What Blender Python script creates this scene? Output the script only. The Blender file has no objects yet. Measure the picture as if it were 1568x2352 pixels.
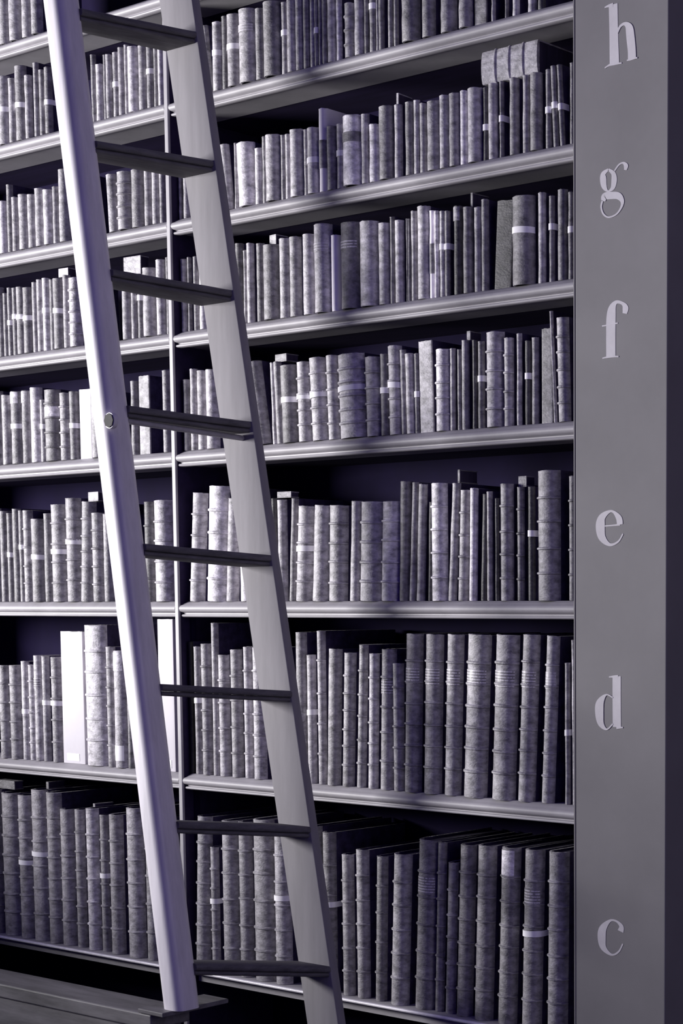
import bpy, bmesh, math, random
from mathutils import Vector, Matrix
S = bpy.context.scene
COL = S.collection
# ------------------------------------------------------------------ camera
cam_data = bpy.data.cameras.new('camera')
cam = bpy.data.objects.new('camera', cam_data)
COL.objects.link(cam)
cam.location = (0, -3.1336, 0)
YAW, PITCH = 0.65128, 0.0957
fw = Vector((-math.sin(YAW)*math.cos(PITCH), math.cos(YAW)*math.cos(PITCH), -math.sin(PITCH)))
rt = Vector((math.cos(YAW), math.sin(YAW), 0))
up = rt.cross(fw)
cam.rotation_euler = Matrix((rt, up, -fw)).transposed().to_euler()
cam_data.sensor_fit = 'VERTICAL'
cam_data.sensor_height = 36
cam_data.lens = 4200/2352*36
cam_data.shift_x = -0.24782
cam_data.shift_y = 0.26228
cam_data.clip_start = .05
S.camera = cam
# ------------------------------------------------------------------ light and exposure
S.view_settings.view_transform = 'Standard'
S.view_settings.look = 'None'
S.view_settings.gamma = 1
S.view_settings.exposure = 0.0
w = bpy.data.worlds.new('world'); S.world = w; w.use_nodes = True
w.node_tree.nodes['Background'].inputs[0].default_value = (.12, .05, 1.0, 1)
w.node_tree.nodes['Background'].inputs[1].default_value = .16
def area(name, loc, target, sx, sy, power, color):
    d = bpy.data.lights.new(name, 'AREA'); d.shape = 'RECTANGLE'; d.size = sx; d.size_y = sy
    d.energy = power; d.color = color
    o = bpy.data.objects.new(name, d); COL.objects.link(o); o.location = loc
    o.rotation_euler = (Vector(target)-Vector(loc)).to_track_quat('-Z', 'Y').to_euler()
    return o
area('window_light', (-8.0, -3.6, .60), (-3.4, 0, .3), 2.0, 1.4, 790, (1, .985, .975))
area('added_fill_light', (2.0, -1.3, .9), (-2.8, -.3, .1), 1.6, 2.2, 26, (1, .93, 1))  # added fill from the right, no known window there
# ------------------------------------------------------------------ materials
def mat(name, col, rough=.5, var=.3, scale=30, bump=.15, stretch=(1, 1, 1), spec=.4, rnd=0., detail=5, fine=0.):
    m = bpy.data.materials.new(name); m.use_nodes = True
    nt = m.node_tree; N = nt.nodes; L = nt.links
    b = N['Principled BSDF']
    b.inputs['Roughness'].default_value = rough
    b.inputs['Specular IOR Level'].default_value = spec
    tc = N.new('ShaderNodeTexCoord'); mp = N.new('ShaderNodeMapping')
    mp.inputs['Scale'].default_value = stretch
    oi = N.new('ShaderNodeObjectInfo')
    ad = N.new('ShaderNodeVectorMath'); ad.operation = 'ADD'
    sc = N.new('ShaderNodeMath'); sc.operation = 'MULTIPLY'; sc.inputs[1].default_value = 37.
    L.new(oi.outputs['Random'], sc.inputs[0])
    L.new(tc.outputs['Object'], ad.inputs[0]); L.new(sc.outputs[0], ad.inputs[1])
    L.new(ad.outputs[0], mp.inputs[0])
    n = N.new('ShaderNodeTexNoise'); n.inputs['Scale'].default_value = scale; n.inputs['Detail'].default_value = detail
    n.inputs['Roughness'].default_value = .65
    L.new(mp.outputs[0], n.inputs['Vector'])
    mr = N.new('ShaderNodeMapRange'); mr.inputs[1].default_value = .3; mr.inputs[2].default_value = .7
    mr.inputs[3].default_value = 1-var; mr.inputs[4].default_value = 1+var
    L.new(n.outputs['Fac'], mr.inputs[0])
    r2 = N.new('ShaderNodeMapRange'); r2.inputs[3].default_value = 1-rnd; r2.inputs[4].default_value = 1+rnd
    L.new(oi.outputs['Random'], r2.inputs[0])
    mu = N.new('ShaderNodeMath'); mu.operation = 'MULTIPLY'
    L.new(mr.outputs[0], mu.inputs[0]); L.new(r2.outputs[0], mu.inputs[1])
    vm = N.new('ShaderNodeVectorMath'); vm.operation = 'SCALE'
    vm.inputs[0].default_value = col
    L.new(mu.outputs[0], vm.inputs['Scale'])
    L.new(vm.outputs[0], b.inputs['Base Color'])
    if bump:
        bp = N.new('ShaderNodeBump'); bp.inputs['Strength'].default_value = bump; bp.inputs['Distance'].default_value = .002
        n2 = N.new('ShaderNodeTexNoise'); n2.inputs['Scale'].default_value = scale*4; n2.inputs['Detail'].default_value = 4
        L.new(mp.outputs[0], n2.inputs['Vector'])
        L.new(n2.outputs['Fac'], bp.inputs['Height']); L.new(bp.outputs[0], b.inputs['Normal'])
    return m
def grey(v, t=.04):      # neutral with a slight violet cast
    return (v*(1-.0*t), v*(1-1.2*t), v*(1+.8*t))
PAINT = mat('cream_shelf_paint', grey(.34), .5, .10, 14, .05, (1, 1, 1), .4)
PIL = mat('pilaster_paint', grey(.165), .6, .07, 6, .04, (1, 1, 1), .3)
INNER = mat('shade_dark_interior', (.005, .0018, .024), .8, .2, 10, 0, spec=.1)  # near-black navy puts the deep shade of the case into its colour
LETTER = mat('pale_letter_paint', grey(.50), .6, .08, 20, 0)
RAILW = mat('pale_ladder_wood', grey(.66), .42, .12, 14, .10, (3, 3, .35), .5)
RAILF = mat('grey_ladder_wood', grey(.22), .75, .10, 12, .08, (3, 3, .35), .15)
TREAD = mat('worn_tread_wood', grey(.11), .6, .35, 22, .2, (4, .7, 4), .3)
IRON = mat('dark_iron', grey(.03), .8, .3, 30, .1, spec=.5)
STEEL = mat('grey_steel_rod', grey(.30), .3, .2, 30, .0, spec=.6)
PAPER = mat('white_paper', grey(.95, .02), .8, .05, 30, 0, spec=.2)
PAGES = mat('shade_dark_pages', (.045, .035, .075), .9, .3, 60, 0, (1, 1, .1))  # dark colour stands in for the shade over the page tops
SIDES = mat('shade_dark_covers', (.034, .026, .07), .7, .5, 40, .1, spec=.2)  # shade between neighbouring books, put into the colour of the cover sides
HIGHLIGHT = mat('painted_highlight_edge', grey(.85), .3, .15, 30, 0, spec=.6)  # pale colour paints the highlight on the lowest shelf edges
WBOX = mat('white_box_card', grey(.62), .7, .04, 12, .02)
BENCH = mat('dark_bench_wood', grey(.13), .5, .45, 9, .2, (.4, 3, 3), .3)
WALLM = mat('dark_stone_wall', grey(.10), .9, .5, 8, .4)
FLOORM = mat('worn_floor_boards', grey(.10), .5, .3, 5, .1, (1, 6, 1))
TONE = {1: .015, 1.5: .035, 2: .08, 2.5: .15, 3: .22, 3.5: .31, 4: .42, 4.5: .54, 5: .66, 5.5: .8, 6: .92}
LEATHER = {}
def leather(t):
    t = min(6, max(1, round(t*2)/2))
    if t not in LEATHER:
        v = TONE[t]
        LEATHER[t] = mat('leather_tone', grey(v), .58 if t < 5.6 else .7, .55 if t < 5.6 else .05, 42, .6 if t < 5.6 else .03, (1, 1, 1.7), .45 if t < 5.6 else .2, .10)
    return LEATHER[t]
def gilt_mat(v):
    m = mat('gilt_lettered_panel', grey(v), .4, .3, 60, .2)
    nt = m.node_tree; N = nt.nodes; L = nt.links; b = N['Principled BSDF']
    tc = N.new('ShaderNodeTexCoord'); mp = N.new('ShaderNodeMapping'); mp.inputs['Scale'].default_value = (260, 260, 150)
    L.new(tc.outputs['Object'], mp.inputs[0])
    n = N.new('ShaderNodeTexNoise'); n.inputs['Scale'].default_value = 1.; n.inputs['Detail'].default_value = 1
    L.new(mp.outputs[0], n.inputs['Vector'])
    wv = N.new('ShaderNodeTexWave'); wv.bands_direction = 'Z'; wv.inputs['Scale'].default_value = 48
    L.new(tc.outputs['Object'], wv.inputs['Vector'])
    a = N.new('ShaderNodeMath'); a.operation = 'MULTIPLY'
    L.new(n.outputs['Fac'], a.inputs[0]); L.new(wv.outputs['Fac'], a.inputs[1])
    r = N.new('ShaderNodeMapRange'); r.inputs[1].default_value = .26; r.inputs[2].default_value = .42
    L.new(a.outputs[0], r.inputs[0])
    mx = N.new('ShaderNodeMix'); mx.data_type = 'RGBA'
    old = b.inputs['Base Color'].links[0].from_socket
    L.new(r.outputs[0], mx.inputs['Factor']); L.new(old, mx.inputs['A']); mx.inputs['B'].default_value = (.66, .63, .68, 1)
    L.new(mx.outputs['Result'], b.inputs['Base Color'])
    return m
GILT = {3: gilt_mat(.24), 4: gilt_mat(.45)}
# ------------------------------------------------------------------ helpers
def link(name, bm, m, parent=None, smooth=None, bevel=0.):
    bmesh.ops.recalc_face_normals(bm, faces=bm.faces)
    me = bpy.data.meshes.new(name); bm.to_mesh(me); bm.free()
    me.materials.append(m)
    if smooth is not None:
        for p in me.polygons: p.use_smooth = True
        me.set_sharp_from_angle(angle=math.radians(smooth))
    o = bpy.data.objects.new(name, me); COL.objects.link(o)
    if parent: o.parent = parent
    if bevel:
        md = o.modifiers.new('bevel', 'BEVEL'); md.width = bevel; md.segments = 3; md.limit_method = 'ANGLE'
    return o
def empty(name, loc, label=None, cat=None, group=None):
    o = bpy.data.objects.new(name, None); COL.objects.link(o); o.location = loc; o.empty_display_size = .05
    if label: o['label'] = label
    if cat: o['category'] = cat
    if group: o['group'] = group
    return o
def box(bm, x0, x1, y0, y1, z0, z1):
    v = [bm.verts.new((x, y, z)) for x in (x0, x1) for y in (y0, y1) for z in (z0, z1)]
    for f in ((0, 1, 3, 2), (4, 6, 7, 5), (0, 4, 5, 1), (2, 3, 7, 6), (0, 2, 6, 4), (1, 5, 7, 3)):
        bm.faces.new([v[i] for i in f])
def hexa(bm, lo, hi):      # two matching quads
    a = [bm.verts.new(p) for p in lo]; b = [bm.verts.new(p) for p in hi]
    bm.faces.new(a[::-1]); bm.faces.new(b)
    for i in range(4): bm.faces.new((a[i], a[(i+1) % 4], b[(i+1) % 4], b[i]))
def loft(bm, rings, cap=True):
    R = [[bm.verts.new(p) for p in r] for r in rings]
    n = len(R[0])
    for a, b in zip(R, R[1:]):
        for i in range(n): bm.faces.new((a[i], a[(i+1) % n], b[(i+1) % n], b[i]))
    if cap:
        bm.faces.new(R[0][::-1]); bm.faces.new(R[-1])
def tube(bm, p, q, r, n=16):
    p = Vector(p); q = Vector(q); d = (q-p).normalized(); u = d.orthogonal().normalized(); v = d.cross(u)
    loft(bm, [[c+u*r*math.cos(2*math.pi*i/n)+v*r*math.sin(2*math.pi*i/n) for i in range(n)] for c in (p, q)])
# ------------------------------------------------------------------ the room
XD, XPL, XPR = -3.75434, -2.44249, -2.20248
HZ = {'Z': 1.5377, 'A': 1.2711, 'B': 0.9782, 'C': 0.6962, 'D': 0.3952, 'E': 0.0093, 'F': -0.4397, 'G': -0.9564}
FLOOR = -1.72
bm = bmesh.new(); box(bm, -7, 3, -6, 1, FLOOR-.05, FLOOR)
o = link('floor', bm, FLOORM); o['kind'] = 'structure'
bm = bmesh.new(); box(bm, -7, 2.5, .40, .5, FLOOR, 3)
o = link('wall_back', bm, WALLM); o['kind'] = 'structure'
# unseen wall added to dim the light low down, daylight through its window opening
bm = bmesh.new()
box(bm, -5.85, -5.75, -6, .4, FLOOR, -.12); box(bm, -5.85, -5.75, -6, .4, 2.4, 3)
box(bm, -5.85, -5.75, -6, -3.6, -.12, 2.4); box(bm, -5.85, -5.75, -.7, .4, -.12, 2.4)
o = link('added_wall_left', bm, WALLM); o['kind'] = 'structure'
# ------------------------------------------------------------------ bookcase
case = empty('bookcase', (XD, 0, FLOOR), 'tall pale painted built-in bookcase with moulded shelves and lettered pilaster', 'bookcase')
CASE_INV = Vector((-XD, 0, -FLOOR))
def part(name, bm, m, smooth=None, bevel=0., parent=None):
    for v in bm.verts: v.co += CASE_INV
    return link(name, bm, m, parent or case, smooth, bevel)
XL = -5.05
def arcpts(cy, cz, r, a0, a1, n=6):
    return [(cy+r*math.cos(math.radians(a0+(a1-a0)*i/n)), cz+r*math.sin(math.radians(a0+(a1-a0)*i/n))) for i in range(n+1)]
def nose():
    p = [(.022, 0), (.012, -.006), (.008, -.009)]
    p += [(.0095-.0095*math.cos(t), -.0185+.0095*math.sin(t)) for t in [math.radians(a) for a in (60, 35, 10, -15, -40, -65, -85)]]
    p += [(.012, -.030), (.012, -.033)]
    p += [(.0095-.0035*math.cos(t), -.0365+.0035*math.sin(t)) for t in [math.radians(a) for a in (70, 35, 0, -35, -70)]]
    p += [(.016, -.0405), (.020, -.0405), (.022, -.036)]
    return p
PROF = nose()+[(.125, -.036), (.125, 0)]
PROFG = [(.022, 0), (.004, -.0015), (.0015, -.003), (0, -.006), (.001, -.009), (.004, -.0115), (.03, -.0125), (.03, -.036), (.125, -.036), (.125, 0)]
BOARD = mat('shade_dark_board', (.018, .011, .045), .7, .3, 10, .05, (.3, 3, 3), .2)  # dark colour stands in for the shade deep under the shelves
def shelf(x0, x1, z, mitre):
    bm = bmesh.new()
    PROF = PROFG if z < -.9 else globals()['PROF']
    L = [(x0+(max(0, .022-y)*-.0 if not mitre else (0 if y > .05 else min(.022, y)*.55)), y, z+dz) for y, dz in PROF]
    R = [(x1, y, z+dz) for y, dz in PROF]
    loft(bm, [L, R])
    s = part('shelf', bm, PAINT, 35)
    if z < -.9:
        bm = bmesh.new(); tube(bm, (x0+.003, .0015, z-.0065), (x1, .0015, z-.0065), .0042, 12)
        e = link('edge_bead', bm, HIGHLIGHT, s, 40); e.data.transform(Matrix.Translation(CASE_INV)); e['label'] = 'bright bead standing in for the highlight along the shelf edge'
    bm = bmesh.new(); box(bm, x0+.0002, x1-.0002, .1255, .301, z-.0345, z)
    b = link('shelf_board', bm, BOARD, s); b.data.transform(Matrix.Translation(CASE_INV)); b['label'] = 'shelf board coloured dark for the shade behind the lip'
    return s
for k, z in HZ.items():
    shelf(XL+.01, XD-.0085, z, False)
    shelf(XD+.0085, XPL-.0052, z, True)
for z in (-1.52, 1.90):
    shelf(XL+.01, XD-.0085, z, False); shelf(XD+.0085, XPL-.0052, z, True)
def upright(x, wdt, y0=.006):
    bm = bmesh.new()
    box(bm, x-wdt/2, x+wdt/2, y0, .31, FLOOR, 2.2)
    d = part('divider', bm, BOARD)  # divider sides carry their shade in the dark board colour
    bm = bmesh.new(); box(bm, x-wdt/2-.0004, x+wdt/2-.001, y0-.006, y0+.006, FLOOR, 2.2)
    e = link('edge_strip', bm, PAINT, d, None, .003); e.data.transform(Matrix.Translation(CASE_INV)); e['label'] = 'pale painted front edge'
    return d
upright(XD, .0165); upright(XL, .02)
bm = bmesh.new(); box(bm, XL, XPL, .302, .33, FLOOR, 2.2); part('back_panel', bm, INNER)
bm = bmesh.new(); box(bm, XL-.02, XPR, -.03, .33, 2.2, 2.26); part('top_board', bm, PAINT)
bm = bmesh.new(); box(bm, XPL, XPR, 0, .33, FLOOR, 2.2); pil = part('pilaster', bm, PIL, None, .0025)
bm = bmesh.new(); box(bm, XPL-.005, XPL, -.001, .02, FLOOR, 2.2); part('edge_bead', bm, PIL, None, .002)
# thin upright batten inside the right bay, just behind the divider
bm = bmesh.new(); box(bm, XD+.0085, XD+.016, .035, .05, HZ['G'], HZ['E']-.04); part('batten', bm, INNER)
# letters, painted proud on the pilaster
LT = {'h': [[(-2.3421, 1.2346, 19.4604), (-2.3403, 1.1737, 19.4604), (-2.3387, 1.1147, 21.0084)], [(-2.3638, 1.2324, 2.2114), (-2.3533, 1.2338, 5.7497), (-2.3421, 1.2336, 8.8456)], [(-2.3632, 1.111, 1.3268), (-2.3507, 1.1148, 4.8651), (-2.3383, 1.1152, 6.192), (-2.3199, 1.1134, 1.7691)], [(-2.3314, 1.175, 3.9805), (-2.3235, 1.187, 5.3074), (-2.3112, 1.1899, 7.5188), (-2.3008, 1.1799, 15.9222), (-2.2969, 1.1582, 17.6913), (-2.2939, 1.1347, 17.249), (-2.2933, 1.117, 17.6913)], [(-2.3061, 1.1158, 2.2114), (-2.2938, 1.1171, 5.3074), (-2.2796, 1.1169, 1.7691)]], 'g': [[(-2.3538, 0.9044, 4.8651), (-2.3669, 0.8974, 11.0571), (-2.3676, 0.8848, 14.153), (-2.3643, 0.8706, 11.0571), (-2.355, 0.8605, 3.5383), (-2.3429, 0.8658, 9.7302), (-2.339, 0.8809, 12.3839), (-2.3417, 0.8949, 9.2879), (-2.3538, 0.9044, 4.8651)], [(-2.338, 0.8993, 3.096), (-2.3268, 0.91, 3.5383), (-2.3156, 0.9123, 4.4228), (-2.3086, 0.9054, 9.7302), (-2.3101, 0.8973, 5.7497)], [(-2.3668, 0.8415, 8.8456), (-2.363, 0.8508, 15.9222), (-2.3454, 0.8504, 15.9222), (-2.3279, 0.8472, 14.5953), (-2.3179, 0.8361, 8.4034), (-2.3199, 0.8237, 4.8651), (-2.3329, 0.8107, 3.5383), (-2.3529, 0.8071, 3.5383), (-2.3668, 0.8155, 3.5383), (-2.3726, 0.8304, 3.5383), (-2.3694, 0.8428, 4.4228)]], 'f': [[(-2.3111, 0.6058, 10.0), (-2.3094, 0.6168, 13.0), (-2.3167, 0.6269, 7.0), (-2.3326, 0.6311, 8.0), (-2.3434, 0.6201, 17.0), (-2.3468, 0.6002, 21.0), (-2.3474, 0.5644, 21.0), (-2.3473, 0.5212, 21.0)], [(-2.3703, 0.5853, 2.5), (-2.3508, 0.5862, 3.0), (-2.3291, 0.5879, 2.5)], [(-2.3691, 0.5185, 2.0), (-2.3479, 0.5204, 5.0), (-2.3268, 0.5187, 2.0)]], 'e': [[(-2.3724, 0.1669, 3.0), (-2.3446, 0.168, 3.0), (-2.3228, 0.1692, 4.0)], [(-2.3228, 0.1692, 13.0), (-2.3263, 0.1839, 13.0), (-2.3447, 0.1982, 5.0), (-2.3678, 0.1879, 15.0), (-2.3748, 0.1697, 21.0), (-2.3701, 0.1438, 17.0), (-2.3492, 0.1277, 7.0), (-2.3273, 0.1337, 4.0), (-2.3148, 0.1499, 2.0)]], 'd': [[(-2.331, -0.151, 19.0), (-2.3309, -0.2039, 19.0), (-2.3302, -0.2598, 19.0)], [(-2.3513, -0.1533, 2.0), (-2.3385, -0.1521, 5.0), (-2.3269, -0.1509, 5.0)], [(-2.3314, -0.2617, 5.0), (-2.314, -0.2601, 2.5)], [(-2.3408, -0.1972, 3.0), (-2.3588, -0.1917, 4.0), (-2.3752, -0.21, 18.0), (-2.377, -0.2335, 19.0), (-2.3723, -0.2544, 14.0), (-2.357, -0.2656, 4.0), (-2.3407, -0.2532, 3.0)]], 'c': [[(-2.3197, -0.7013, 14.0), (-2.3179, -0.6902, 10.0), (-2.3308, -0.6802, 5.0), (-2.3485, -0.6811, 6.0), (-2.3674, -0.7003, 17.0), (-2.3709, -0.7213, 19.0), (-2.3656, -0.7423, 14.0), (-2.3437, -0.7551, 5.0), (-2.3249, -0.7462, 4.0), (-2.3138, -0.7278, 2.0)]]}
def spline(p, k=7):
    out = []
    n = len(p)
    for i in range(n-1):
        a = p[max(i-1, 0)]; b = p[i]; c = p[i+1]; d = p[min(i+2, n-1)]
        for j in range(k):
            t = j/k
            out.append(tuple(.5*((2*b[q])+(-a[q]+c[q])*t+(2*a[q]-5*b[q]+4*c[q]-d[q])*t*t+(-a[q]+3*b[q]-3*c[q]+d[q])*t**3) for q in range(3)))
    out.append(p[-1]); return out
for ch, strokes in LT.items():
    bm = bmesh.new()
    for si, st in enumerate(strokes):
        pts = spline(st) if len(st) > 2 else st
        y = -.0005-.0002*si
        ring = []
        for i, (x, z, wpx) in enumerate(pts):
            a = pts[max(i-1, 0)]; b = pts[min(i+1, len(pts)-1)]
            dx, dz = b[0]-a[0], b[1]-a[1]; l = math.hypot(dx, dz) or 1
            nx, nz = -dz/l, dx/l
            h = max(wpx, 3)/1090*math.hypot(nx/.80, nz)/2
            ring.append([(x+nx*h, y-.0002, z+nz*h), (x-nx*h, y-.0002, z-nz*h), (x-nx*h, y+.002, z-nz*h), (x+nx*h, y+.002, z+nz*h)])
        loft(bm, ring)
    o = part('painted_letter', bm, LETTER); o['label'] = 'pale serif letter %s painted on the pilaster' % ch
# ------------------------------------------------------------------ bench in front
bm = bmesh.new(); box(bm, -5.2, -3.17, -.585, -.475, -.93, -.8965)
bench = empty('bench', (-4.1, -.49, FLOOR), 'dark worn wooden bench under the foot of the ladder at lower left', 'bench')
def bpart(name, bm, m, bevel=0.):
    for v in bm.verts: v.co -= Vector((-4.1, -.49, FLOOR))
    return link(name, bm, m, bench, None, bevel)
bpart('bench_top', bm, BENCH, .004)
bm = bmesh.new(); box(bm, -5.2, -3.19, -.575, -.555, FLOOR+.05, -.93); bpart('front_panel', bm, BENCH)
bm = bmesh.new(); box(bm, -3.22, -3.19, -.555, -.485, FLOOR, -.93); bpart('side_panel', bm, BENCH)
bm = bmesh.new(); box(bm, -5.2, -5.17, -.555, -.485, FLOOR, -.93); bpart('side_panel', bm, BENCH)
# ------------------------------------------------------------------ ladder
LG = {'near': [[-3.4869, 1.3225], [-3.1694, -0.8019]], 'farL': [[-3.5551, 1.4317], [-3.1044, -0.9819]], 'farR': [[-3.4385, 1.4092], [-3.002, -0.9675]], 'rn': [[-3.4026, 1.3078], [-3.3616, 1.0181], [-3.3232, 0.7367], [-3.2825, 0.4376], [-3.227, 0.1347], [-3.1835, -0.1734], [-3.1383, -0.4762], [-3.0948, -0.7882]], 'rf': [[-3.4255, 1.336], [-3.3736, 1.0352], [-3.3173, 0.7324], [-3.2627, 0.4264], [-3.201, 0.1158], [-3.1382, -0.1988], [-3.0842, -0.5128], [-3.0248, -0.835]], 'bolt': [-3.292, 0.4003], 'bench': [[-3.126, -0.885], [-3.7293, -0.8883], [-3.1556, -0.9022]]}
lad = empty('library_ladder', (-3.1, -.37, FLOOR), 'tall pale wooden ladder with dark worn rungs leaning across the shelves', 'ladder')
def lpart(name, bm, m, smooth=None, bevel=0., parent=None):
    for v in bm.verts: v.co -= Vector((-3.1, -.37, FLOOR))
    return link(name, bm, m, parent or lad, smooth, bevel)
YN, TN, YF, TF = -.56, .068, -.18, .026
def line_at(a, b, z): t = (z-a[1])/(b[1]-a[1]); return a[0]+(b[0]-a[0])*t
# near rail: rounded square section
def rail(xl, xr, y0, y1, zb, zt, rad, n=5):
    rings = []
    for z in (zb, zt):
        x0, x1 = xl(z), xr(z)
        r = []
        for cx, cy, a0 in ((x1-rad, y1-rad, 0), (x0+rad, y1-rad, 90), (x0+rad, y0+rad, 180), (x1-rad, y0+rad, 270)):
            for i in range(n+1):
                a = math.radians(a0+90*i/n); r.append((cx+rad*math.cos(a), cy+rad*math.sin(a), z))
        rings.append(r)
    bm = bmesh.new(); loft(bm, rings); return bm
nl = lambda z: line_at(LG['near'][0], LG['near'][1], z)-.012
nr = lambda z: nl(z)+.064
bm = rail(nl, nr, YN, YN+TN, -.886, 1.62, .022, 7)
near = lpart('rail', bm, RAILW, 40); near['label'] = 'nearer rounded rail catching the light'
bm = bmesh.new(); box(bm, -3.21, -3.126, -.588, -.40, -.896, -.886); lpart('foot_plate', bm, BENCH, None, .002)
fl = lambda z: line_at(LG['farL'][0], LG['farL'][1], z)
fr = lambda z: line_at(LG['farR'][0], LG['farR'][1], z)
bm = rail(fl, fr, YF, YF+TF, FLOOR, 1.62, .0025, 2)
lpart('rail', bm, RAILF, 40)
for i, (a, b) in enumerate(zip(LG['rn'], LG['rf'])):
    y0, y1 = YN+TN-.012, YF+.001
    zn, zf = a[1], b[1]
    xn, xf = nr(zn)+.008, b[0]+.001
    wn, wf = .085, .112
    th = .026
    bm = bmesh.new()
    g = .007
    # top board with nosing, then a slightly recessed lower board: a dark line between them
    def slab(dz0, dz1, inset):
        nn = 10
        rings = []
        for q in range(nn+1):
            t = q/nn
            rnd = random.Random(i*31+q)
            y = y0+(y1-y0)*t; xr_ = xn+(xf-xn)*t-inset+rnd.uniform(-.0012, .0012); wd = wn+(wf-wn)*t-inset*1.5; z = zn+(zf-zn)*t
            z1 = z+dz1; z0 = z+dz0
            rings.append([(xr_-wd, y, z0), (xr_-.003, y, z0), (xr_, y, z0+.003), (xr_, y, z1-.004), (xr_-.004, y, z1), (xr_-wd, y, z1)])
        loft(bm, rings)
    slab(-.015, 0, 0); slab(-th, -.0155, .004)
    r = lpart('rung', bm, TREAD, 50)
    if i == 3:
        bm = bmesh.new(); tube(bm, (xn-.012, y0, zn-.033), (xf-.030, y1, zf-.037), .0065); lpart('tie_rod', bm, STEEL, 40)
        bm = bmesh.new(); bx, bz = LG['bolt']
        tube(bm, (bx, YN-.004, bz), (bx, YN+.01, bz), .0155, 8); lpart('bolt', bm, IRON)
        bm = bmesh.new(); tube(bm, (bx, YN-.0015, bz), (bx, YN+.01, bz), .0170, 24); lpart('washer', bm, RAILW, 40)
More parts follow.
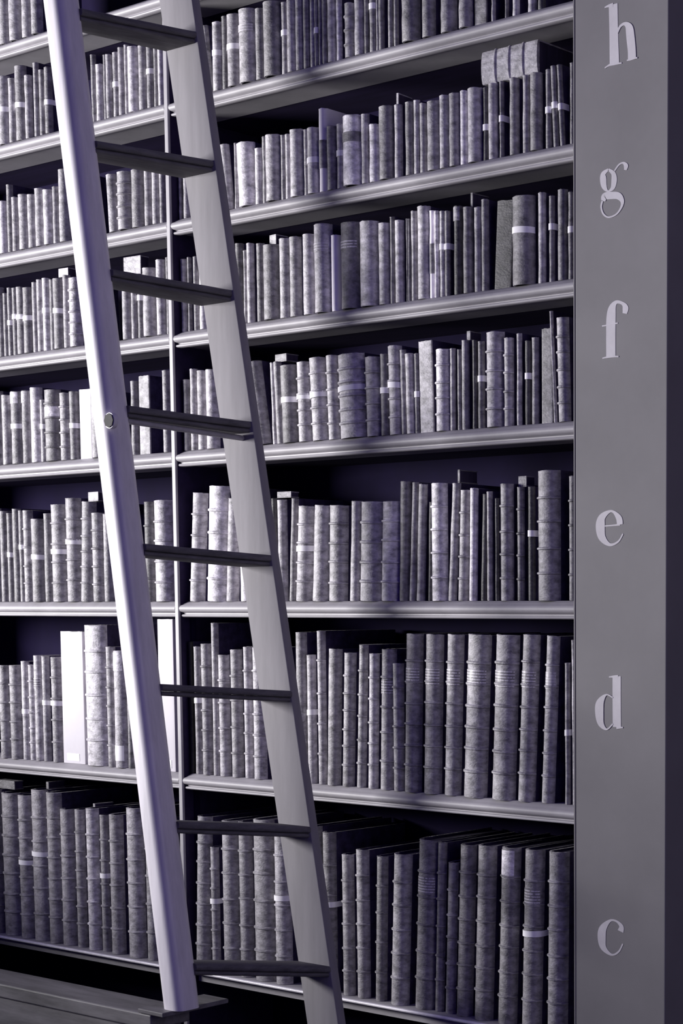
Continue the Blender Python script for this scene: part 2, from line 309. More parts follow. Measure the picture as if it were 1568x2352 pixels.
# ------------------------------------------------------------------ books
BOOKS = [
('Z','L',-4.4981,0.0374,0.2263,0.0,4.0,0,None,''),
('Z','L',-4.4564,0.0371,0.2178,0.0,4.0,0,None,''),
('Z','L',-4.4062,0.044,0.2077,0.0,3.8,0,None,''),
('Z','L',-4.3554,0.0362,0.2004,0.0,4.0,0,None,''),
('Z','L',-4.3081,0.0394,0.1938,0.0,4.0,0,None,''),
('A','L',-4.4701,0.0427,0.1835,0.0,3.3,0,0.51,''),
('A','L',-4.4301,0.0265,0.1721,0.0,4.0,0,None,''),
('A','L',-4.3936,0.0393,0.1983,0.0,3.6,0,0.474,''),
('A','L',-4.357,0.0245,0.1675,0.0,3.4,0,None,''),
('A','L',-4.3216,0.0175,0.1951,0.0,4.0,0,None,''),
('A','L',-4.2975,0.018,0.1727,0.0,3.0,0,None,''),
('A','L',-4.2691,0.025,0.174,0.0,3.5,0,0.469,''),
('A','L',-4.0733,0.016,0.1731,-0.81,3.5,0,None,''),
('A','L',-4.0507,0.0251,0.144,0.0,5.0,0,None,''),
('A','L',-4.0277,0.012,0.1651,0.0,3.5,0,None,''),
('A','L',-4.0102,0.0201,0.1621,0.0,3.8,0,None,''),
('A','L',-3.9845,0.0214,0.1634,0.0,4.0,0,0.499,''),
('A','L',-3.9605,0.0213,0.1709,0.0,4.0,0,None,''),
('A','L',-3.9403,0.0141,0.1746,0.0,3.3,0,None,''),
('A','L',-3.9139,0.0341,0.1641,0.0,5.0,0,None,''),
('A','L',-3.8772,0.0278,0.1605,0.0,4.0,0,None,''),
('A','L',-3.8468,0.0239,0.1536,0.0,3.0,0,0.589,''),
('A','L',-3.8232,0.016,0.1465,0.0,3.0,0,None,''),
('A','L',-3.8038,0.0163,0.1417,0.0,5.0,0,None,''),
('A','R',-3.6158,0.0149,0.1674,-6.54,3.0,0,None,''),
('A','R',-3.5893,0.0315,0.1654,0.0,4.0,0,0.552,''),
('A','R',-3.5604,0.0214,0.1745,0.0,2.5,0,None,''),
('A','R',-3.5263,0.042,0.171,0.0,3.5,0,0.545,''),
('A','R',-3.4757,0.0567,0.173,0.0,4.0,0,None,'T'),
('A','R',-3.4312,0.0278,0.1674,0.0,3.0,0,None,''),
('A','R',-3.3888,0.055,0.1736,0.0,3.0,0,None,''),
('A','R',-3.3479,0.0198,0.1672,0.0,3.5,0,0.571,''),
('A','R',-3.3226,0.0281,0.1666,0.0,4.0,0,None,''),
('A','R',-3.2958,0.0229,0.1628,0.0,3.5,0,None,''),
('A','R',-3.2729,0.0203,0.1612,0.0,3.0,0,None,''),
('A','R',-3.2525,0.0163,0.1573,0.0,3.5,0,None,''),
('A','R',-3.2381,0.0106,0.1545,0.0,3.0,0,0.524,''),
('A','R',-3.225,0.0122,0.1534,0.0,3.0,0,None,''),
('A','R',-3.2103,0.0138,0.1519,0.0,3.0,0,None,''),
('A','R',-3.1886,0.023,0.1477,0.0,4.0,0,None,''),
('A','R',-3.166,0.014,0.1434,0.0,5.0,0,None,''),
('A','R',-3.1295,0.0286,0.1227,0.0,3.5,3,None,''),
('A','R',-3.0977,0.0284,0.1275,0.0,4.0,0,None,''),
('A','R',-3.0741,0.0125,0.1243,0.0,2.5,0,None,''),
('A','R',-3.0559,0.0191,0.1221,0.0,3.0,0,0.834,''),
('A','R',-3.0409,0.0084,0.122,0.0,3.5,0,None,''),
('A','R',-3.0288,0.0138,0.1196,0.0,3.0,0,None,''),
('A','R',-2.9985,0.0132,0.1283,0.0,3.0,0,None,''),
('A','R',-2.9813,0.0108,0.1263,0.0,3.0,0,None,''),
('A','R',-2.9358,0.05,0.1174,0.0,3.0,0,None,''),
('A','R',-2.88,0.0356,0.1106,0.0,3.0,0,None,''),
('A','R',-2.8226,0.043,0.1021,0.0,3.5,0,None,''),
('A','R',-2.769,0.0375,0.0997,0.0,3.5,0,None,''),
('A','R',-2.7274,0.0359,0.0942,0.0,3.0,0,None,'F'),
('A','R',-2.6911,0.0088,0.095,0.0,3.5,0,None,''),
('A','R',-2.6542,0.008,0.0877,0.0,2.5,0,None,''),
('A','R',-2.6266,0.0162,0.0848,0.0,4.0,0,None,''),
('A','R',-2.5825,0.0206,0.0786,0.0,4.0,0,None,''),
('A','R',-2.5563,0.0176,0.076,0.0,2.0,0,None,''),
('B','L',-4.4883,0.029,0.1426,0.0,5.0,0,None,''),
('B','L',-4.456,0.0208,0.1833,0.0,3.2,0,None,''),
('B','L',-4.4318,0.0243,0.1461,0.0,4.0,0,None,''),
('B','L',-4.3931,0.038,0.1481,0.0,4.0,0,None,''),
('B','L',-4.3554,0.0311,0.1432,0.0,3.3,0,None,''),
('B','L',-4.3189,0.0338,0.1543,0.0,3.3,0,None,''),
('B','L',-4.282,0.0341,0.1459,0.0,5.0,0,None,''),
('B','L',-4.2504,0.0204,0.1504,0.0,3.8,0,None,''),
('B','L',-4.2145,0.0376,0.1909,0.0,4.0,0,None,''),
('B','L',-4.0039,0.0373,0.1497,-3.53,4.0,0,None,''),
('B','L',-3.9557,0.0499,0.1474,0.0,4.2,4,None,''),
('B','L',-3.9064,0.0429,0.1463,0.0,3.6,0,None,''),
('B','L',-3.8657,0.0255,0.1473,0.0,4.0,0,None,''),
('B','L',-3.834,0.0253,0.1379,0.0,4.5,0,None,''),
('B','L',-3.8091,0.0173,0.1295,0.0,3.8,0,None,''),
('B','R',-3.7378,0.009,0.109,0.0,4.0,0,None,''),
('B','R',-3.7159,0.0214,0.1018,0.0,4.0,0,None,''),
('B','R',-3.5516,0.0269,0.161,-6.16,4.0,0,None,''),
('B','R',-3.5288,0.0098,0.1591,0.0,3.5,0,None,''),
('B','R',-3.4875,0.0565,0.153,-2.54,5.0,0,None,''),
('B','R',-3.4464,0.0237,0.134,0.0,4.5,0,None,''),
('B','R',-3.4251,0.0139,0.1582,0.0,3.5,0,None,''),
('B','R',-3.3925,0.046,0.1562,0.0,4.0,0,None,''),
('B','R',-3.3601,0.0128,0.1528,0.0,3.5,0,None,''),
('B','R',-3.3435,0.0161,0.1517,0.0,4.0,0,None,''),
('B','R',-3.3117,0.0412,0.1569,0.0,4.0,0,None,''),
('B','R',-3.2812,0.0138,0.1537,0.0,3.5,0,None,''),
('B','R',-3.2544,0.0348,0.1524,0.0,4.0,0,0.501,''),
('B','R',-3.2223,0.025,0.1924,0.0,6.0,0,None,'K'),
('B','R',-3.1925,0.0297,0.1472,0.0,3.0,0,None,''),
('B','R',-3.1646,0.0202,0.1479,0.0,4.0,0,0.543,''),
('B','R',-3.1231,0.0559,0.1587,0.0,5.0,0,None,'K2'),
('B','R',-3.0821,0.0213,0.1578,0.0,4.0,0,None,''),
('B','R',-3.0551,0.0298,0.1303,0.0,5.0,0,None,''),
('B','R',-3.0151,0.0434,0.1636,0.0,3.0,0,None,''),
('B','R',-2.9802,0.0208,0.163,0.0,4.0,0,None,''),
('B','R',-2.9423,0.0246,0.1626,0.0,3.0,0,None,''),
('B','R',-2.9199,0.0154,0.1632,0.0,4.0,0,None,''),
('B','R',-2.9014,0.0176,0.1532,0.0,3.5,0,None,''),
('B','R',-2.8683,0.0369,0.1521,0.0,3.5,0,None,''),
('B','R',-2.8351,0.0269,0.1593,0.0,4.0,0,None,''),
('B','R',-2.8037,0.0305,0.1583,0.0,3.5,0,None,''),
('B','R',-2.7774,0.0197,0.1603,0.0,5.0,0,None,''),
('B','R',-2.7447,0.0382,0.1596,0.0,4.0,0,None,''),
('B','R',-2.7152,0.0134,0.1575,0.0,2.0,0,0.454,''),
('B','R',-2.6937,0.0236,0.162,0.0,4.0,0,None,''),
('B','R',-2.6703,0.0099,0.1636,0.0,3.0,0,0.512,''),
('B','R',-2.6316,0.0235,0.1625,0.0,3.0,0,None,''),
('B','R',-2.5992,0.0161,0.1637,0.0,4.0,0,None,''),
('B','R',-2.5692,0.0309,0.1626,0.0,3.0,0,None,''),
('B','R',-2.5359,0.0137,0.1649,0.0,3.0,0,0.485,''),
('B','R',-2.5145,0.0129,0.1705,-2.73,3.0,0,0.512,''),
('B','R',-2.4972,0.0111,0.1702,-3.31,3.0,0,0.481,''),
('B','R',-2.4711,0.0114,0.1683,0.0,3.0,0,None,''),
('C','L',-4.5116,0.0227,0.191,0.0,3.0,0,None,''),
('C','L',-4.4892,0.0161,0.1735,0.0,3.5,0,None,''),
('C','L',-4.4692,0.018,0.1867,0.0,3.0,0,0.483,''),
('C','L',-4.4492,0.0192,0.1846,0.0,2.8,0,0.571,''),
('C','L',-4.4205,0.033,0.1836,0.0,3.2,0,0.549,''),
('C','L',-4.3856,0.034,0.1781,0.0,3.5,0,0.527,''),
('C','L',-4.355,0.0188,0.1899,0.0,4.0,0,None,''),
('C','L',-4.333,0.0224,0.1951,0.0,4.0,0,None,''),
('C','L',-4.3065,0.0254,0.196,0.0,5.0,0,0.555,''),
('C','L',-4.2794,0.0203,0.1895,0.0,3.6,0,None,''),
('C','L',-4.2484,0.0378,0.1881,0.0,3.5,0,0.54,''),
('C','L',-4.2141,0.0242,0.1937,0.0,4.0,0,None,''),
('C','L',-4.1774,0.0432,0.1825,0.0,5.0,5,None,''),
('C','L',-3.9597,0.0318,0.1649,0.0,4.0,0,None,''),
('C','L',-3.9301,0.0203,0.1635,0.0,3.3,0,None,''),
('C','L',-3.9075,0.018,0.1647,0.0,3.0,0,0.625,''),
('C','L',-3.8643,0.0455,0.1741,0.0,4.0,0,None,''),
('C','L',-3.8202,0.0307,0.1903,0.0,4.4,0,None,''),
('C','L',-3.7943,0.0142,0.1944,0.0,3.5,0,None,''),
('C','R',-3.7326,0.0194,0.1827,0.0,4.0,0,None,''),
('C','R',-3.7119,0.0112,0.1852,0.0,3.0,0,None,''),
('C','R',-3.6855,0.0159,0.184,0.0,3.0,0,None,''),
('C','R',-3.6589,0.0253,0.1553,0.0,5.0,0,None,''),
('C','R',-3.5227,0.0248,0.1974,0.0,2.5,0,None,''),
('C','R',-3.5007,0.011,0.178,0.0,3.5,0,None,''),
('C','R',-3.4827,0.0211,0.1928,0.0,4.0,0,None,''),
('C','R',-3.4478,0.0234,0.1887,0.0,3.0,0,None,''),
('C','R',-3.4066,0.0505,0.1798,0.0,3.0,0,None,''),
('C','R',-3.3596,0.0348,0.1895,0.0,4.0,0,None,''),
('C','R',-3.3229,0.0344,0.1893,0.0,3.5,0,None,''),
('C','R',-3.2738,0.038,0.189,0.0,4.0,0,None,''),
('C','R',-3.2263,0.0524,0.2063,0.0,4.0,0,None,'T'),
('C','R',-3.1862,0.0226,0.1772,0.0,6.0,0,None,''),
('C','R',-3.1332,0.0596,0.199,0.0,3.0,0,None,'T'),
('C','R',-3.0734,0.0552,0.1943,0.0,4.0,0,None,''),
('C','R',-3.0264,0.0328,0.1859,0.0,4.0,0,None,''),
('C','R',-3.0011,0.0115,0.1972,0.0,3.0,0,None,''),
('C','R',-2.9796,0.0236,0.1867,0.0,4.0,0,None,''),
('C','R',-2.9533,0.0054,0.1871,0.0,3.0,0,None,''),
('C','R',-2.9465,0.0061,0.1858,0.0,3.0,0,None,''),
('C','R',-2.9338,0.0152,0.2015,0.0,3.5,0,None,''),
('C','R',-2.9015,0.0349,0.2069,0.0,4.0,0,None,''),
('C','R',-2.8764,0.0134,0.1956,0.0,6.0,0,None,'K'),
('C','R',-2.8622,0.0119,0.1925,0.0,5.0,0,None,''),
('C','R',-2.8456,0.0145,0.1904,0.0,4.0,0,0.583,''),
('C','R',-2.8299,0.0126,0.1884,0.0,3.0,0,0.58,''),
('C','R',-2.7985,0.0234,0.1951,0.0,2.2,0,None,'P'),
('C','R',-2.7676,0.0254,0.1885,0.0,3.0,0,None,''),
('C','R',-2.739,0.0187,0.1848,0.0,3.5,0,None,''),
('C','R',-2.7181,0.0172,0.1993,0.0,3.0,0,None,''),
('C','R',-2.6679,0.0504,0.1901,3.02,2.2,0,None,'F'),
('C','R',-2.6056,0.0609,0.1898,0.0,3.0,0,0.617,''),
('C','R',-2.5569,0.0181,0.1925,0.0,3.8,0,None,''),
('C','R',-2.5297,0.0125,0.1825,0.0,3.0,0,0.641,''),
('C','R',-2.4989,0.0234,0.1912,0.0,3.0,0,None,''),
('C','R',-2.4757,0.0136,0.183,0.0,3.0,0,0.569,''),
('D','L',-4.5348,0.0298,0.2065,0.0,3.0,0,None,''),
('D','L',-4.4994,0.033,0.1937,0.0,3.3,0,None,''),
('D','L',-4.4526,0.0445,0.2008,0.0,3.2,0,0.517,'P'),
('D','L',-4.4069,0.0358,0.1997,0.0,3.5,0,None,'P'),
('D','L',-4.3645,0.0415,0.205,0.0,4.8,0,None,''),
('D','L',-4.3306,0.021,0.17,0.0,3.3,0,0.569,''),
('D','L',-4.2864,0.0582,0.1934,0.0,3.6,4,None,'K3'),
('D','L',-4.2349,0.0383,0.1818,0.0,4.0,4,None,''),
('D','L',-4.1937,0.0307,0.1829,0.0,3.2,0,0.496,''),
('D','L',-4.1477,0.0517,0.1857,0.0,6.0,0,None,'F'),
('D','L',-4.0937,0.0434,0.18,0.0,4.0,0,None,''),
('D','L',-3.9415,0.0246,0.1927,0.0,3.2,0,None,''),
('D','L',-3.9008,0.0438,0.2032,0.0,3.4,0,None,'F'),
('D','L',-3.8073,0.0273,0.2096,0.0,4.0,0,None,''),
('D','R',-3.7305,0.0236,0.1812,0.0,3.2,0,None,''),
('D','R',-3.7033,0.0232,0.2055,0.0,4.0,0,None,''),
('D','R',-3.6716,0.0333,0.1993,0.0,4.0,0,None,''),
('D','R',-3.6299,0.0409,0.198,0.0,4.5,0,None,''),
('D','R',-3.4431,0.0437,0.2069,-8.88,3.3,0,None,''),
('D','R',-3.4032,0.0139,0.1984,-1.79,4.0,0,None,''),
('D','R',-3.3834,0.0217,0.1995,-2.91,3.3,0,None,''),
('D','R',-3.3457,0.05,0.1872,-2.01,3.2,0,0.552,''),
('D','R',-3.2944,0.0416,0.1912,-1.28,4.0,4,0.565,''),
('D','R',-3.2449,0.0479,0.1978,-2.76,4.0,4,0.549,''),
('D','R',-3.1963,0.0349,0.1991,-1.9,4.0,4,None,''),
('D','R',-3.1324,0.084,0.1965,-1.97,3.8,5,0.592,''),
('D','R',-3.0632,0.0412,0.1845,-1.54,4.0,4,None,''),
('D','R',-3.0268,0.0243,0.188,-0.43,3.0,0,0.553,''),
('D','R',-2.9936,0.0376,0.2042,-1.16,4.0,4,0.56,''),
('D','R',-2.966,0.0148,0.1931,-1.29,3.3,0,None,''),
('D','R',-2.9451,0.0231,0.1826,-1.43,4.0,0,None,''),
('D','R',-2.9255,0.0129,0.1814,-0.58,3.0,0,0.488,''),
('D','R',-2.8961,0.0427,0.2077,-1.39,4.0,0,None,'F'),
('D','R',-2.8445,0.0401,0.1835,0.0,4.5,4,None,''),
('D','R',-2.816,0.0128,0.1836,0.0,3.5,0,None,''),
('D','R',-2.7965,0.0114,0.1796,0.0,3.2,0,None,''),
('D','R',-2.7806,0.0177,0.1991,0.0,3.3,0,None,''),
('D','R',-2.7499,0.0126,0.1965,0.0,2.0,0,None,''),
('D','R',-2.7311,0.0158,0.1924,0.0,3.0,0,0.569,''),
('D','R',-2.6893,0.0467,0.2082,0.0,4.0,4,None,''),
('D','R',-2.6515,0.0238,0.1929,0.0,4.0,4,None,''),
('D','R',-2.6201,0.0121,0.1997,0.0,4.0,0,None,''),
('D','R',-2.5975,0.0142,0.1822,0.0,2.0,0,0.58,''),
('D','R',-2.5767,0.0166,0.1876,0.0,3.5,0,None,''),
('D','R',-2.5409,0.0329,0.2034,0.0,3.0,0,None,'F'),
('D','R',-2.5197,0.0068,0.2404,-2.9,4.0,0,None,''),
('D','R',-2.4927,0.03,0.2226,-1.6,3.8,5,None,''),
('E','L',-4.5586,0.0212,0.2659,0.0,3.0,0,None,''),
('E','L',-4.5313,0.0261,0.2569,0.0,3.5,0,None,''),
('E','L',-4.5,0.0226,0.251,0.0,3.2,0,0.53,''),
('E','L',-4.4712,0.0301,0.2615,0.0,3.2,0,None,''),
('E','L',-4.4454,0.0185,0.2559,0.0,3.0,0,0.599,''),
('E','L',-4.4172,0.0335,0.255,0.0,4.0,4,None,''),
('E','L',-4.3666,0.0507,0.2293,0.0,3.7,0,0.542,''),
('E','L',-4.3229,0.0296,0.2441,0.0,3.6,0,None,''),
('E','L',-4.2728,0.0558,0.2665,0.0,4.0,4,0.515,''),
('E','L',-4.2095,0.0534,0.2818,0.0,4.2,4,0.579,''),
('E','L',-4.1548,0.0482,0.2704,2.96,4.0,5,None,''),
('E','L',-4.1029,0.0436,0.2391,0.0,3.8,4,None,''),
('E','L',-4.0626,0.0323,0.2348,0.0,4.0,0,None,''),
('E','L',-3.8896,0.0357,0.2615,0.5,2.3,3,None,''),
('E','L',-3.8323,0.0618,0.2626,0.0,5.0,4,None,''),
('E','R',-3.7071,0.0475,0.2784,4.29,4.0,4,None,''),
('E','R',-3.6278,0.0678,0.2923,3.19,5.0,4,None,''),
('E','R',-3.5718,0.0384,0.2596,3.46,4.0,0,None,''),
('E','R',-3.5157,0.0412,0.2384,0.0,5.0,0,None,''),
('E','R',-3.4109,0.014,0.254,0.0,2.0,0,None,''),
('E','R',-3.384,0.0278,0.249,0.0,3.8,0,None,''),
('E','R',-3.3519,0.0189,0.252,3.1,3.0,0,None,''),
('E','R',-3.3108,0.0495,0.2317,3.56,4.0,4,0.553,''),
('E','R',-3.2501,0.0487,0.2311,3.26,4.0,0,None,''),
('E','R',-3.1934,0.0548,0.2293,1.85,3.6,4,None,''),
('E','R',-3.1334,0.0299,0.2373,2.39,4.0,0,None,''),
('E','R',-3.0819,0.0705,0.2346,2.06,4.2,4,None,''),
('E','R',-3.0171,0.0529,0.2325,1.96,4.6,4,None,''),
('E','R',-2.9741,0.0286,0.2776,1.56,3.0,0,None,''),
('E','R',-2.9481,0.016,0.2748,2.81,3.3,0,None,''),
('E','R',-2.9217,0.0221,0.2693,2.38,3.3,0,None,''),
('E','R',-2.8898,0.0129,0.2273,1.59,2.0,0,None,''),
('E','R',-2.8598,0.0433,0.2686,0.0,5.0,4,None,''),
('E','R',-2.8226,0.0214,0.2672,3.38,3.5,0,None,''),
('E','R',-2.7911,0.0278,0.2512,2.26,3.3,4,None,''),
('E','R',-2.7604,0.0201,0.2538,1.17,5.0,0,None,''),
('E','R',-2.7279,0.0161,0.2396,1.75,2.0,0,None,''),
('E','R',-2.7093,0.0136,0.2444,0.0,3.5,0,None,''),
('E','R',-2.6869,0.0081,0.2289,0.0,2.2,0,None,''),
('E','R',-2.6593,0.0336,0.26,0.0,3.3,4,None,''),
('E','R',-2.6199,0.0173,0.2512,0.0,3.0,4,None,''),
('E','R',-2.5883,0.0162,0.2509,0.0,2.0,0,0.59,''),
('E','R',-2.5384,0.0587,0.2832,0.0,3.7,4,None,''),
('E','R',-2.4705,0.0189,0.2686,0.0,3.2,4,None,''),
('F','L',-4.5487,0.0376,0.2669,0.0,3.0,4,None,''),
('F','L',-4.4977,0.0422,0.268,0.0,3.0,4,None,''),
('F','L',-4.4505,0.0274,0.2805,0.0,3.6,0,0.491,''),
('F','L',-4.4191,0.0251,0.2712,0.0,3.3,5,None,''),
('F','L',-4.389,0.0297,0.298,0.0,3.3,0,None,'T'),
('F','L',-4.3562,0.0252,0.2969,0.0,3.0,0,0.558,''),
('F','L',-4.3088,0.0366,0.2945,0.0,3.2,4,0.563,''),
('F','L',-4.2343,0.1031,0.3665,0.0,6.0,0,None,'W'),
('F','L',-4.1308,0.0889,0.3848,0.0,3.8,5,None,''),
('F','L',-4.064,0.03,0.327,0.0,3.2,5,None,''),
('F','L',-4.023,0.0495,0.3166,0.0,3.5,0,None,'QP'),
('F','L',-3.9846,0.0211,0.3031,0.0,2.5,0,None,''),
('F','L',-3.8355,0.0661,0.4021,0.0,6.0,0,None,'W'),
('F','R',-3.7353,0.014,0.3447,0.0,1.2,0,None,''),
('F','R',-3.7116,0.022,0.3323,0.0,3.0,0,0.577,''),
('F','R',-3.6747,0.0329,0.3397,0.0,3.2,5,None,''),
('F','R',-3.6407,0.0212,0.3936,0.0,3.0,0,None,''),
('F','R',-3.6108,0.034,0.3121,0.0,3.7,4,None,''),
('F','R',-3.562,0.0363,0.3265,0.0,3.2,4,None,''),
('F','R',-3.5206,0.0249,0.3338,0.0,3.6,5,None,''),
('F','R',-3.4769,0.0394,0.3333,0.0,3.5,5,None,''),
('F','R',-3.3218,0.0318,0.3727,0.0,3.0,0,None,''),
('F','R',-3.2894,0.0256,0.3175,0.0,4.0,0,0.554,''),
('F','R',-3.2532,0.0237,0.3768,0.0,3.6,4,None,''),
('F','R',-3.2154,0.0384,0.3336,1.95,3.0,0,None,''),
('F','R',-3.1665,0.0338,0.3252,2.17,3.2,6,None,''),
('F','R',-3.1221,0.0248,0.3451,2.3,3.2,5,None,''),
('F','R',-3.0811,0.0273,0.3243,1.59,3.6,5,None,''),
('F','R',-3.0352,0.0412,0.3351,1.66,3.0,4,None,'T'),
('F','R',-2.9946,0.03,0.3024,0.0,3.0,5,None,''),
('F','R',-2.9511,0.0469,0.3727,1.59,3.0,6,None,'T'),
('F','R',-2.8885,0.0485,0.3723,1.73,3.0,6,None,'T'),
('F','R',-2.827,0.0446,0.3729,2.1,3.0,6,None,'T'),
('F','R',-2.757,0.0661,0.3736,2.71,3.1,6,None,'T'),
('F','R',-2.6722,0.0651,0.3733,2.45,3.0,6,None,'T'),
('F','R',-2.6058,0.0444,0.375,2.66,3.0,6,None,'T'),
('F','R',-2.5443,0.0328,0.3723,2.6,3.4,6,None,'T'),
('F','R',-2.4882,0.0118,0.3128,0.0,2.8,0,0.509,''),
('F','R',-2.4681,0.0106,0.3633,-0.58,3.6,0,None,''),
('G','L',-4.6135,0.0574,0.4224,0.0,2.5,4,None,''),
('G','L',-4.5403,0.0715,0.4155,0.0,3.0,6,None,''),
('G','L',-4.4647,0.0518,0.4138,0.0,3.0,6,0.533,''),
('G','L',-4.3979,0.0645,0.4339,0.0,3.0,5,0.577,''),
('G','L',-4.3301,0.0533,0.4302,0.0,3.2,6,None,''),
('G','L',-4.2733,0.0516,0.3867,0.0,3.2,5,None,''),
('G','L',-4.2194,0.0334,0.3888,0.0,3.1,6,None,''),
('G','L',-4.162,0.0438,0.3958,0.0,3.8,5,None,''),
('G','L',-4.1138,0.0302,0.3806,0.0,3.2,5,0.557,''),
('G','L',-4.0581,0.0475,0.386,0.0,3.2,5,None,''),
('G','L',-3.9769,0.0612,0.4097,0.0,3.4,5,None,''),
('G','L',-3.9089,0.0463,0.3843,0.0,3.0,4,None,''),
('G','R',-3.7087,0.0476,0.4077,2.51,3.0,6,None,''),
('G','R',-3.6577,0.0257,0.3283,0.0,3.0,5,0.567,''),
('G','R',-3.5956,0.0535,0.4026,0.0,3.0,5,None,''),
('G','R',-3.5399,0.043,0.4037,0.0,3.0,5,None,''),
('G','R',-3.4686,0.0704,0.4145,0.0,3.0,5,None,''),
('G','R',-3.4001,0.0508,0.3968,0.0,3.6,5,0.555,''),
('G','R',-3.2817,0.0406,0.4111,0.0,2.5,4,None,''),
('G','R',-3.2343,0.0389,0.3995,0.0,2.5,4,0.55,''),
('G','R',-3.1718,0.0346,0.3495,0.0,3.0,5,None,''),
('G','R',-3.1209,0.0371,0.3655,0.0,3.0,5,None,''),
('G','R',-3.0639,0.0313,0.3553,1.6,2.6,4,None,''),
('G','R',-2.9992,0.0517,0.367,2.5,3.2,5,None,''),
('G','R',-2.9203,0.0604,0.4077,2.66,2.7,5,None,'T'),
('G','R',-2.8735,0.0233,0.4041,2.01,2.7,5,None,''),
('G','R',-2.8377,0.0269,0.3597,2.11,2.8,5,None,''),
('G','R',-2.7955,0.0434,0.4051,2.36,2.7,6,None,''),
('G','R',-2.7348,0.0501,0.4089,2.16,2.7,6,None,''),
('G','R',-2.663,0.0503,0.4096,2.17,2.7,6,None,'P'),
('G','R',-2.5921,0.0519,0.4104,1.75,2.7,6,0.534,'T'),
('G','R',-2.5185,0.0525,0.4104,0.92,2.8,6,None,'')]
YS = .028
NAME = {'Z': 'above the topmost left books', 'A': 'top row', 'B': 'shelf h', 'C': 'shelf g', 'D': 'shelf f', 'E': 'shelf e', 'F': 'shelf d', 'G': 'shelf c'}
ORD = ['zeroth', 'first', 'second', 'third', 'fourth', 'fifth', 'sixth', 'seventh', 'eighth', 'ninth', 'tenth']
def ordn(n):
    if n <= 10: return ORD[n]
    return '%d%s' % (n, 'th' if 10 < n % 100 < 14 else {1: 'st', 2: 'nd', 3: 'rd'}.get(n % 10, 'th'))
def outline(w, dep, bulge, off=0., n=9):
    """outer U of the binding seen from above, right board back -> round spine -> left board back"""
    h = w/2
    pts = [(h, dep, 0), (h, .004, 0)]
    for i in range(n+1):
        a = math.pi*i/n
        ca, sa = math.cos(a), math.sin(a)
        pts.append(((h+off)*ca*(1 if abs(ca) < .99 else 1), -(bulge+off)*sa, 1))
    pts += [(-h, .004, 0), (-h, dep, 0)]
    return [(x, y) for x, y, _ in pts]
def make_book(x, w, h, z0, lean, tone, nb, lab, K, seed, label, group):
    rnd = random.Random(seed)
    flat = 'F' in K or 'W' in K
    dep = min(.25, max(.09, h*.68))
    bulge = .0012 if flat else min(.024, .46*w)
    th = min(.0035, w*.2)
    ys = YS+bulge*.15+rnd.uniform(-.002, .002)
    w *= .93 if w > .02 else .96
    root = empty('book', (x, ys, z0+.0004), label, 'book', group)
    root.rotation_euler = (0, math.radians(lean), 0)
    # z levels: (z, extra bulge)
    lv = [(0, -.0006), (.002, 0)]
    if nb:
        g = .0020+.0013*min(1, w/.04)
        for i in range(nb):
            zc = h*(.10+.80*(i+.5+rnd.uniform(-.06, .06))/nb)
            if w > .06 and not 'Z' in K: bw = .0042
            else: bw = .0033
            lv += [(zc-bw, 0), (zc-bw*.45, g), (zc+bw*.45, g), (zc+bw, -.0003)]
    else:
        for i in range(1, 5):
            lv.append((h*i/5, rnd.uniform(-.0008, .0005)))
    lv += [(h-.004, 0), (h-.0012, .0005), (h, -.0004)]
    m = WBOX if 'W' in K else leather(tone)
    bm = bmesh.new()
    n = 9 if w > .012 else 7
    rings = []
    nin = None
    for zz, off in lv:
        o_ = outline(w-.0006, dep, bulge, off if not flat else 0, n)
        i_ = [(px*(1-2*th/w) if w > 2*th else 0, (py+th if py < .003 else py)) for px, py in outline(w, dep, bulge*.9, 0, n)][::-1]
        top = zz > h-.0001
        rings.append([(px, py, zz+(rnd.uniform(-.0009, .0006) if top else 0)) for px, py in o_+i_])
    loft(bm, rings)
    bo = link('binding', bm, m, root, 38)
    if tone < 5.6 and 'W' not in K:
        bo.data.materials.append(SIDES)
        for p in bo.data.polygons:
            if abs(p.normal.x) > .9 and p.center.y > .02: p.material_index = 1
    # text block
    bm = bmesh.new(); box(bm, -w/2+th+.0002, w/2-th-.0002, .006-bulge*.2, dep-.004, .003, h-.004)
    link('pages', bm, PAGES, root)
    def wrap(name, za, zb, mm, pad, full=True, tilt=0, a0=0, a1=180, right=False):
        bm = bmesh.new(); A = []; B = []
        nn = 12
        pts = []
        if right: pts.append((w/2+pad, min(.02, dep*.3)))
        for i in range(nn+1):
            a = math.radians(a0+(a1-a0)*i/nn)
            pts.append(((w/2+pad)*math.cos(a), -(bulge+pad)*math.sin(a)))
        for px, py in pts:
            A.append((px, py, za+tilt*px)); B.append((px, py, zb+tilt*px))
        va = [bm.verts.new(p) for p in A]; vb = [bm.verts.new(p) for p in B]
        vc = [bm.verts.new((p[0]*.985, p[1]+.0006, p[2])) for p in A]; vd = [bm.verts.new((p[0]*.985, p[1]+.0006, p[2])) for p in B]
        for i in range(len(A)-1):
            bm.faces.new((va[i], va[i+1], vb[i+1], vb[i])); bm.faces.new((vc[i], vd[i], vd[i+1], vc[i+1]))
            bm.faces.new((va[i], vc[i], vc[i+1], va[i+1])); bm.faces.new((vb[i], vb[i+1], vd[i+1], vd[i]))
        o = link(name, bm, mm, root, 60); return o
    if lab:
        z = lab*h; lh = .0068 if w < .06 else .0062
        wrap('shelf_band', z-lh, z+lh, PAPER, .0028 if nb else .0012, right=w < .05, tilt=rnd.uniform(-.08, .08) if 'F' not in K else 0)
    if 'T' in K:
        z = h*.735
        wrap('title_panel', z-h*.05, z+h*.05, GILT[4 if tone >= 3.9 else 3], .0009, a0=25, a1=172)
    if 'P' in K: wrap('torn_top_patch', h*.83, h*.985, leather(5 if tone > 3 else 4), .001, a0=40, a1=176)
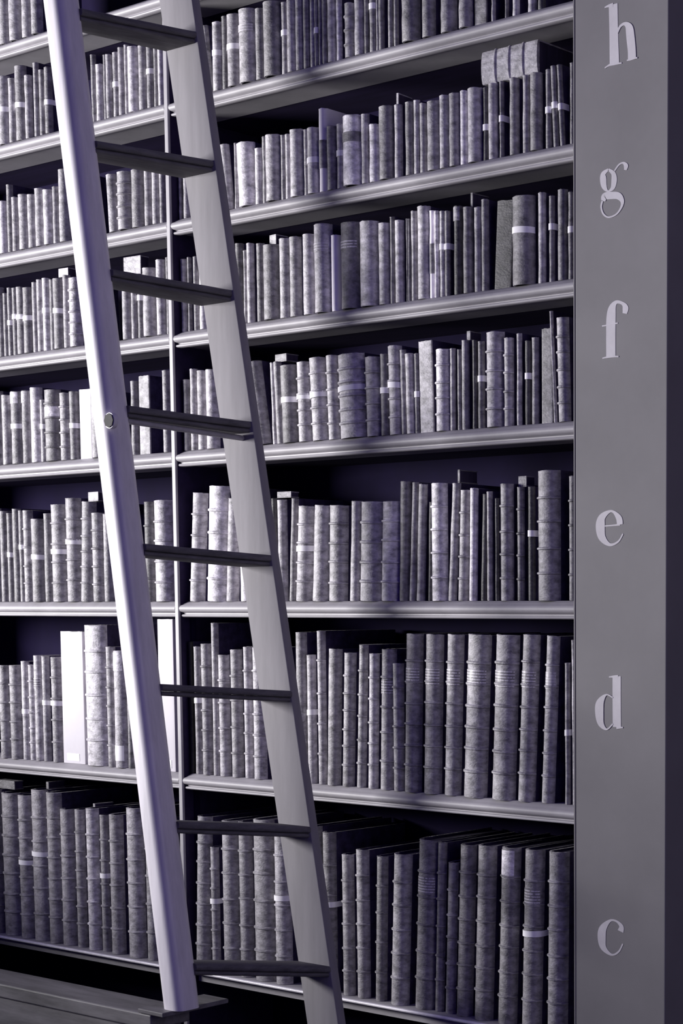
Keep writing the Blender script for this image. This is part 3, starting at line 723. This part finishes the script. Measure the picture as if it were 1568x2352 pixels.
    if 'Q' in K: wrap('white_paper_label', h*.06, h*.19, PAPER, .001, a0=40, a1=170)
    if 'K' in K and tone == 6: wrap('grey_middle_panel', h*.28, h*.62, leather(3), .0008)
    if 'K2' in K or 'K3' in K: wrap('title_panel', h*.62, h*.76, leather(3 if 'K2' in K else 5), .0008, a0=6, a1=174)
    if 'W' in K: wrap('white_square_label', h*.02, h*.075, PAPER, .0008, a0=60, a1=130)
    return root
SZ = lambda h, w: ('tall ' if h > .33 else 'short ' if h < .175 else '') + ('thick' if w > .055 else 'slim' if w < .02 else 'mid-sized')
def tw(t): return 'dark' if t <= 2.2 else 'grey' if t <= 3.3 else 'light grey' if t <= 4.2 else 'pale' if t <= 5.5 else 'white'
cnt = {}
for i, (k, bay, x, w, h, lean, tone, nb, lab, K) in enumerate(BOOKS):
    c = cnt.get((k, bay), 0)+1; cnt[(k, bay)] = c
    if k == 'Z' : place = 'topmost shelf at upper left corner'
    elif k == 'A': place = 'left bay above shelf h' if bay == 'L' else 'right bay above shelf h'
    else: place = '%s, %s bay' % (NAME[k], 'left' if bay == 'L' else 'right')
    kind = 'box' if 'W' in K else 'book'
    lb = '%s %s %s%s, %s from left, %s' % (SZ(h, w), tw(tone), 'ribbed ' if nb and not 'W' in K else '', kind + (' with white band' if lab else ''), ordn(c), place)
    grp = 'books on %s' % place
    if k in 'FG' and 2 < tone < 4: tone += .5
    if bay == 'L' and k not in 'FG' and 3.4 < tone < 5.6: tone -= .5
    make_book(x, w, h, HZ[k], lean, tone, nb, lab, K, i*7+3, lb, grp)
# small books and pamphlets lying on top of the rows
PK = [['D', -3.4145, -3.371, 0.599, 0.6151, 0.0393, 3.5], ['D', -2.7843, -2.7743, 0.5991, 0.6163, 0.0423, 3.5], ['C', -2.7705, -2.7651, 0.8912, 0.9192, 0.0548, 3], ['B', -2.9945, -2.9924, 1.1467, 1.1724, 0.0519, 4], ['C', -3.4265, -3.4017, 0.8829, 0.9044, 0.0391, 4], ['E', -2.8147, -2.8109, 0.2742, 0.3081, 0.067, 3.2], ['E', -2.6352, -2.6112, 0.2634, 0.2855, 0.03, 3.5], ['E', -3.4114, -3.3658, 0.2634, 0.2798, 0.03, 3.3], ['E', -4.1627, -4.1148, 0.2799, 0.3067, 0.03, 4], ['C', -4.2625, -4.223, 0.8903, 0.9143, 0.03, 4.5], ['G', -4.6234, -4.5316, -0.5377, -0.5082, 0.03, 2.6], ['G', -4.3842, -4.3739, -0.5167, -0.5007, 0.0607, 2.4], ['G', -4.1753, -4.1654, -0.5662, -0.5506, 0.0607, 2.8], ['C', -3.9841, -3.9189, 0.8806, 0.9128, 0.03, 4]]
PKW = ['thick pamphlet', 'small book', 'thin pamphlet']
for i, (k, x0, x1, z0, z1, ln, tone) in enumerate(PK):
    under = [b for b in BOOKS if b[0] == k and b[2]-b[3]/2 < x1+.003 and b[2]+b[3]/2 > x0-.003]
    zb = max([HZ[k]+b[4] for b in under] or [z0])+.0015
    hh = max(.010, z1-zb); wd = max(.006, x1-x0)
    root = empty('lying_book', (x0+wd/2, .04, zb), '', 'book')
    near_ = min(range(len(under)), key=lambda q: abs(under[q][2]-(x0+x1)/2)) if under else 0
    bay_row = [b for b in BOOKS if b[0] == k and b[1] == (under[0][1])]
    idx = bay_row.index(under[near_])+1
    root['label'] = 'small worn %s lying flat atop the %s book from left, %s, %s bay' % ('grey booklet' if tone < 4 else 'pale booklet', ordn(idx), NAME[k], 'left' if under[0][1] == 'L' else 'right')
    root['group'] = 'booklets lying on top of the rows'
    root.rotation_euler = (0, 0, math.radians((-4, 3, -2, 5)[i % 4]))
    t = min(.0025, hh*.2)
    bm = bmesh.new(); box(bm, -wd/2, wd/2, 0, ln, 0, t); box(bm, -wd/2, wd/2, 0, ln, hh-t, hh); box(bm, -wd/2, wd/2, 0, t, t, hh-t)
    link('binding', bm, leather(tone), root, None, .0006)
    bm = bmesh.new(); box(bm, -wd/2+.001, wd/2-.001, t, ln-.002, t, hh-t); link('pages', bm, PAGES, root)
# the ribbed volume lying across the tops of shelf h, spine outward
x0, x1 = -2.7285, -2.5705
zb = max(HZ['B']+b[4] for b in BOOKS if b[0] == 'B' and x0-.01 < b[2] < x1+.01)+.001
root = empty('lying_book', ((x0+x1)/2, .036, zb), 'pale thick ribbed book lying flat across the tops of shelf h, right bay', 'book')
hh = 1.217-zb; W2 = (x1-x0)/2
bm = bmesh.new()
def flatspine(xx, b):
    r = []
    for q in range(9):
        a = math.pi*(q/8-.5); r.append((xx, -(.006+b)*math.cos(a), hh/2+(hh/2-.002+b*.6)*math.sin(a)))
    return r+[(xx, .14, hh-.001), (xx, .14, hh-.004), (xx, .004, hh-.005), (xx, .004, .005), (xx, .14, .004), (xx, .14, .001)]
rings = []
xs = [-W2]
for q in (-.52, -.02, .48): xs += [q*W2-.004, q*W2-.002, q*W2+.002, q*W2+.004]
xs.append(W2)
for j, xx in enumerate(xs): rings.append(flatspine(xx, .0035 if j % 4 in (2, 3) and 0 < j < len(xs)-1 else 0))
loft(bm, rings); link('binding', bm, leather(4.2), root, 35)
bm = bmesh.new(); box(bm, -W2+.003, W2-.003, .005, .137, .005, hh-.005); link('pages', bm, PAGES, root)
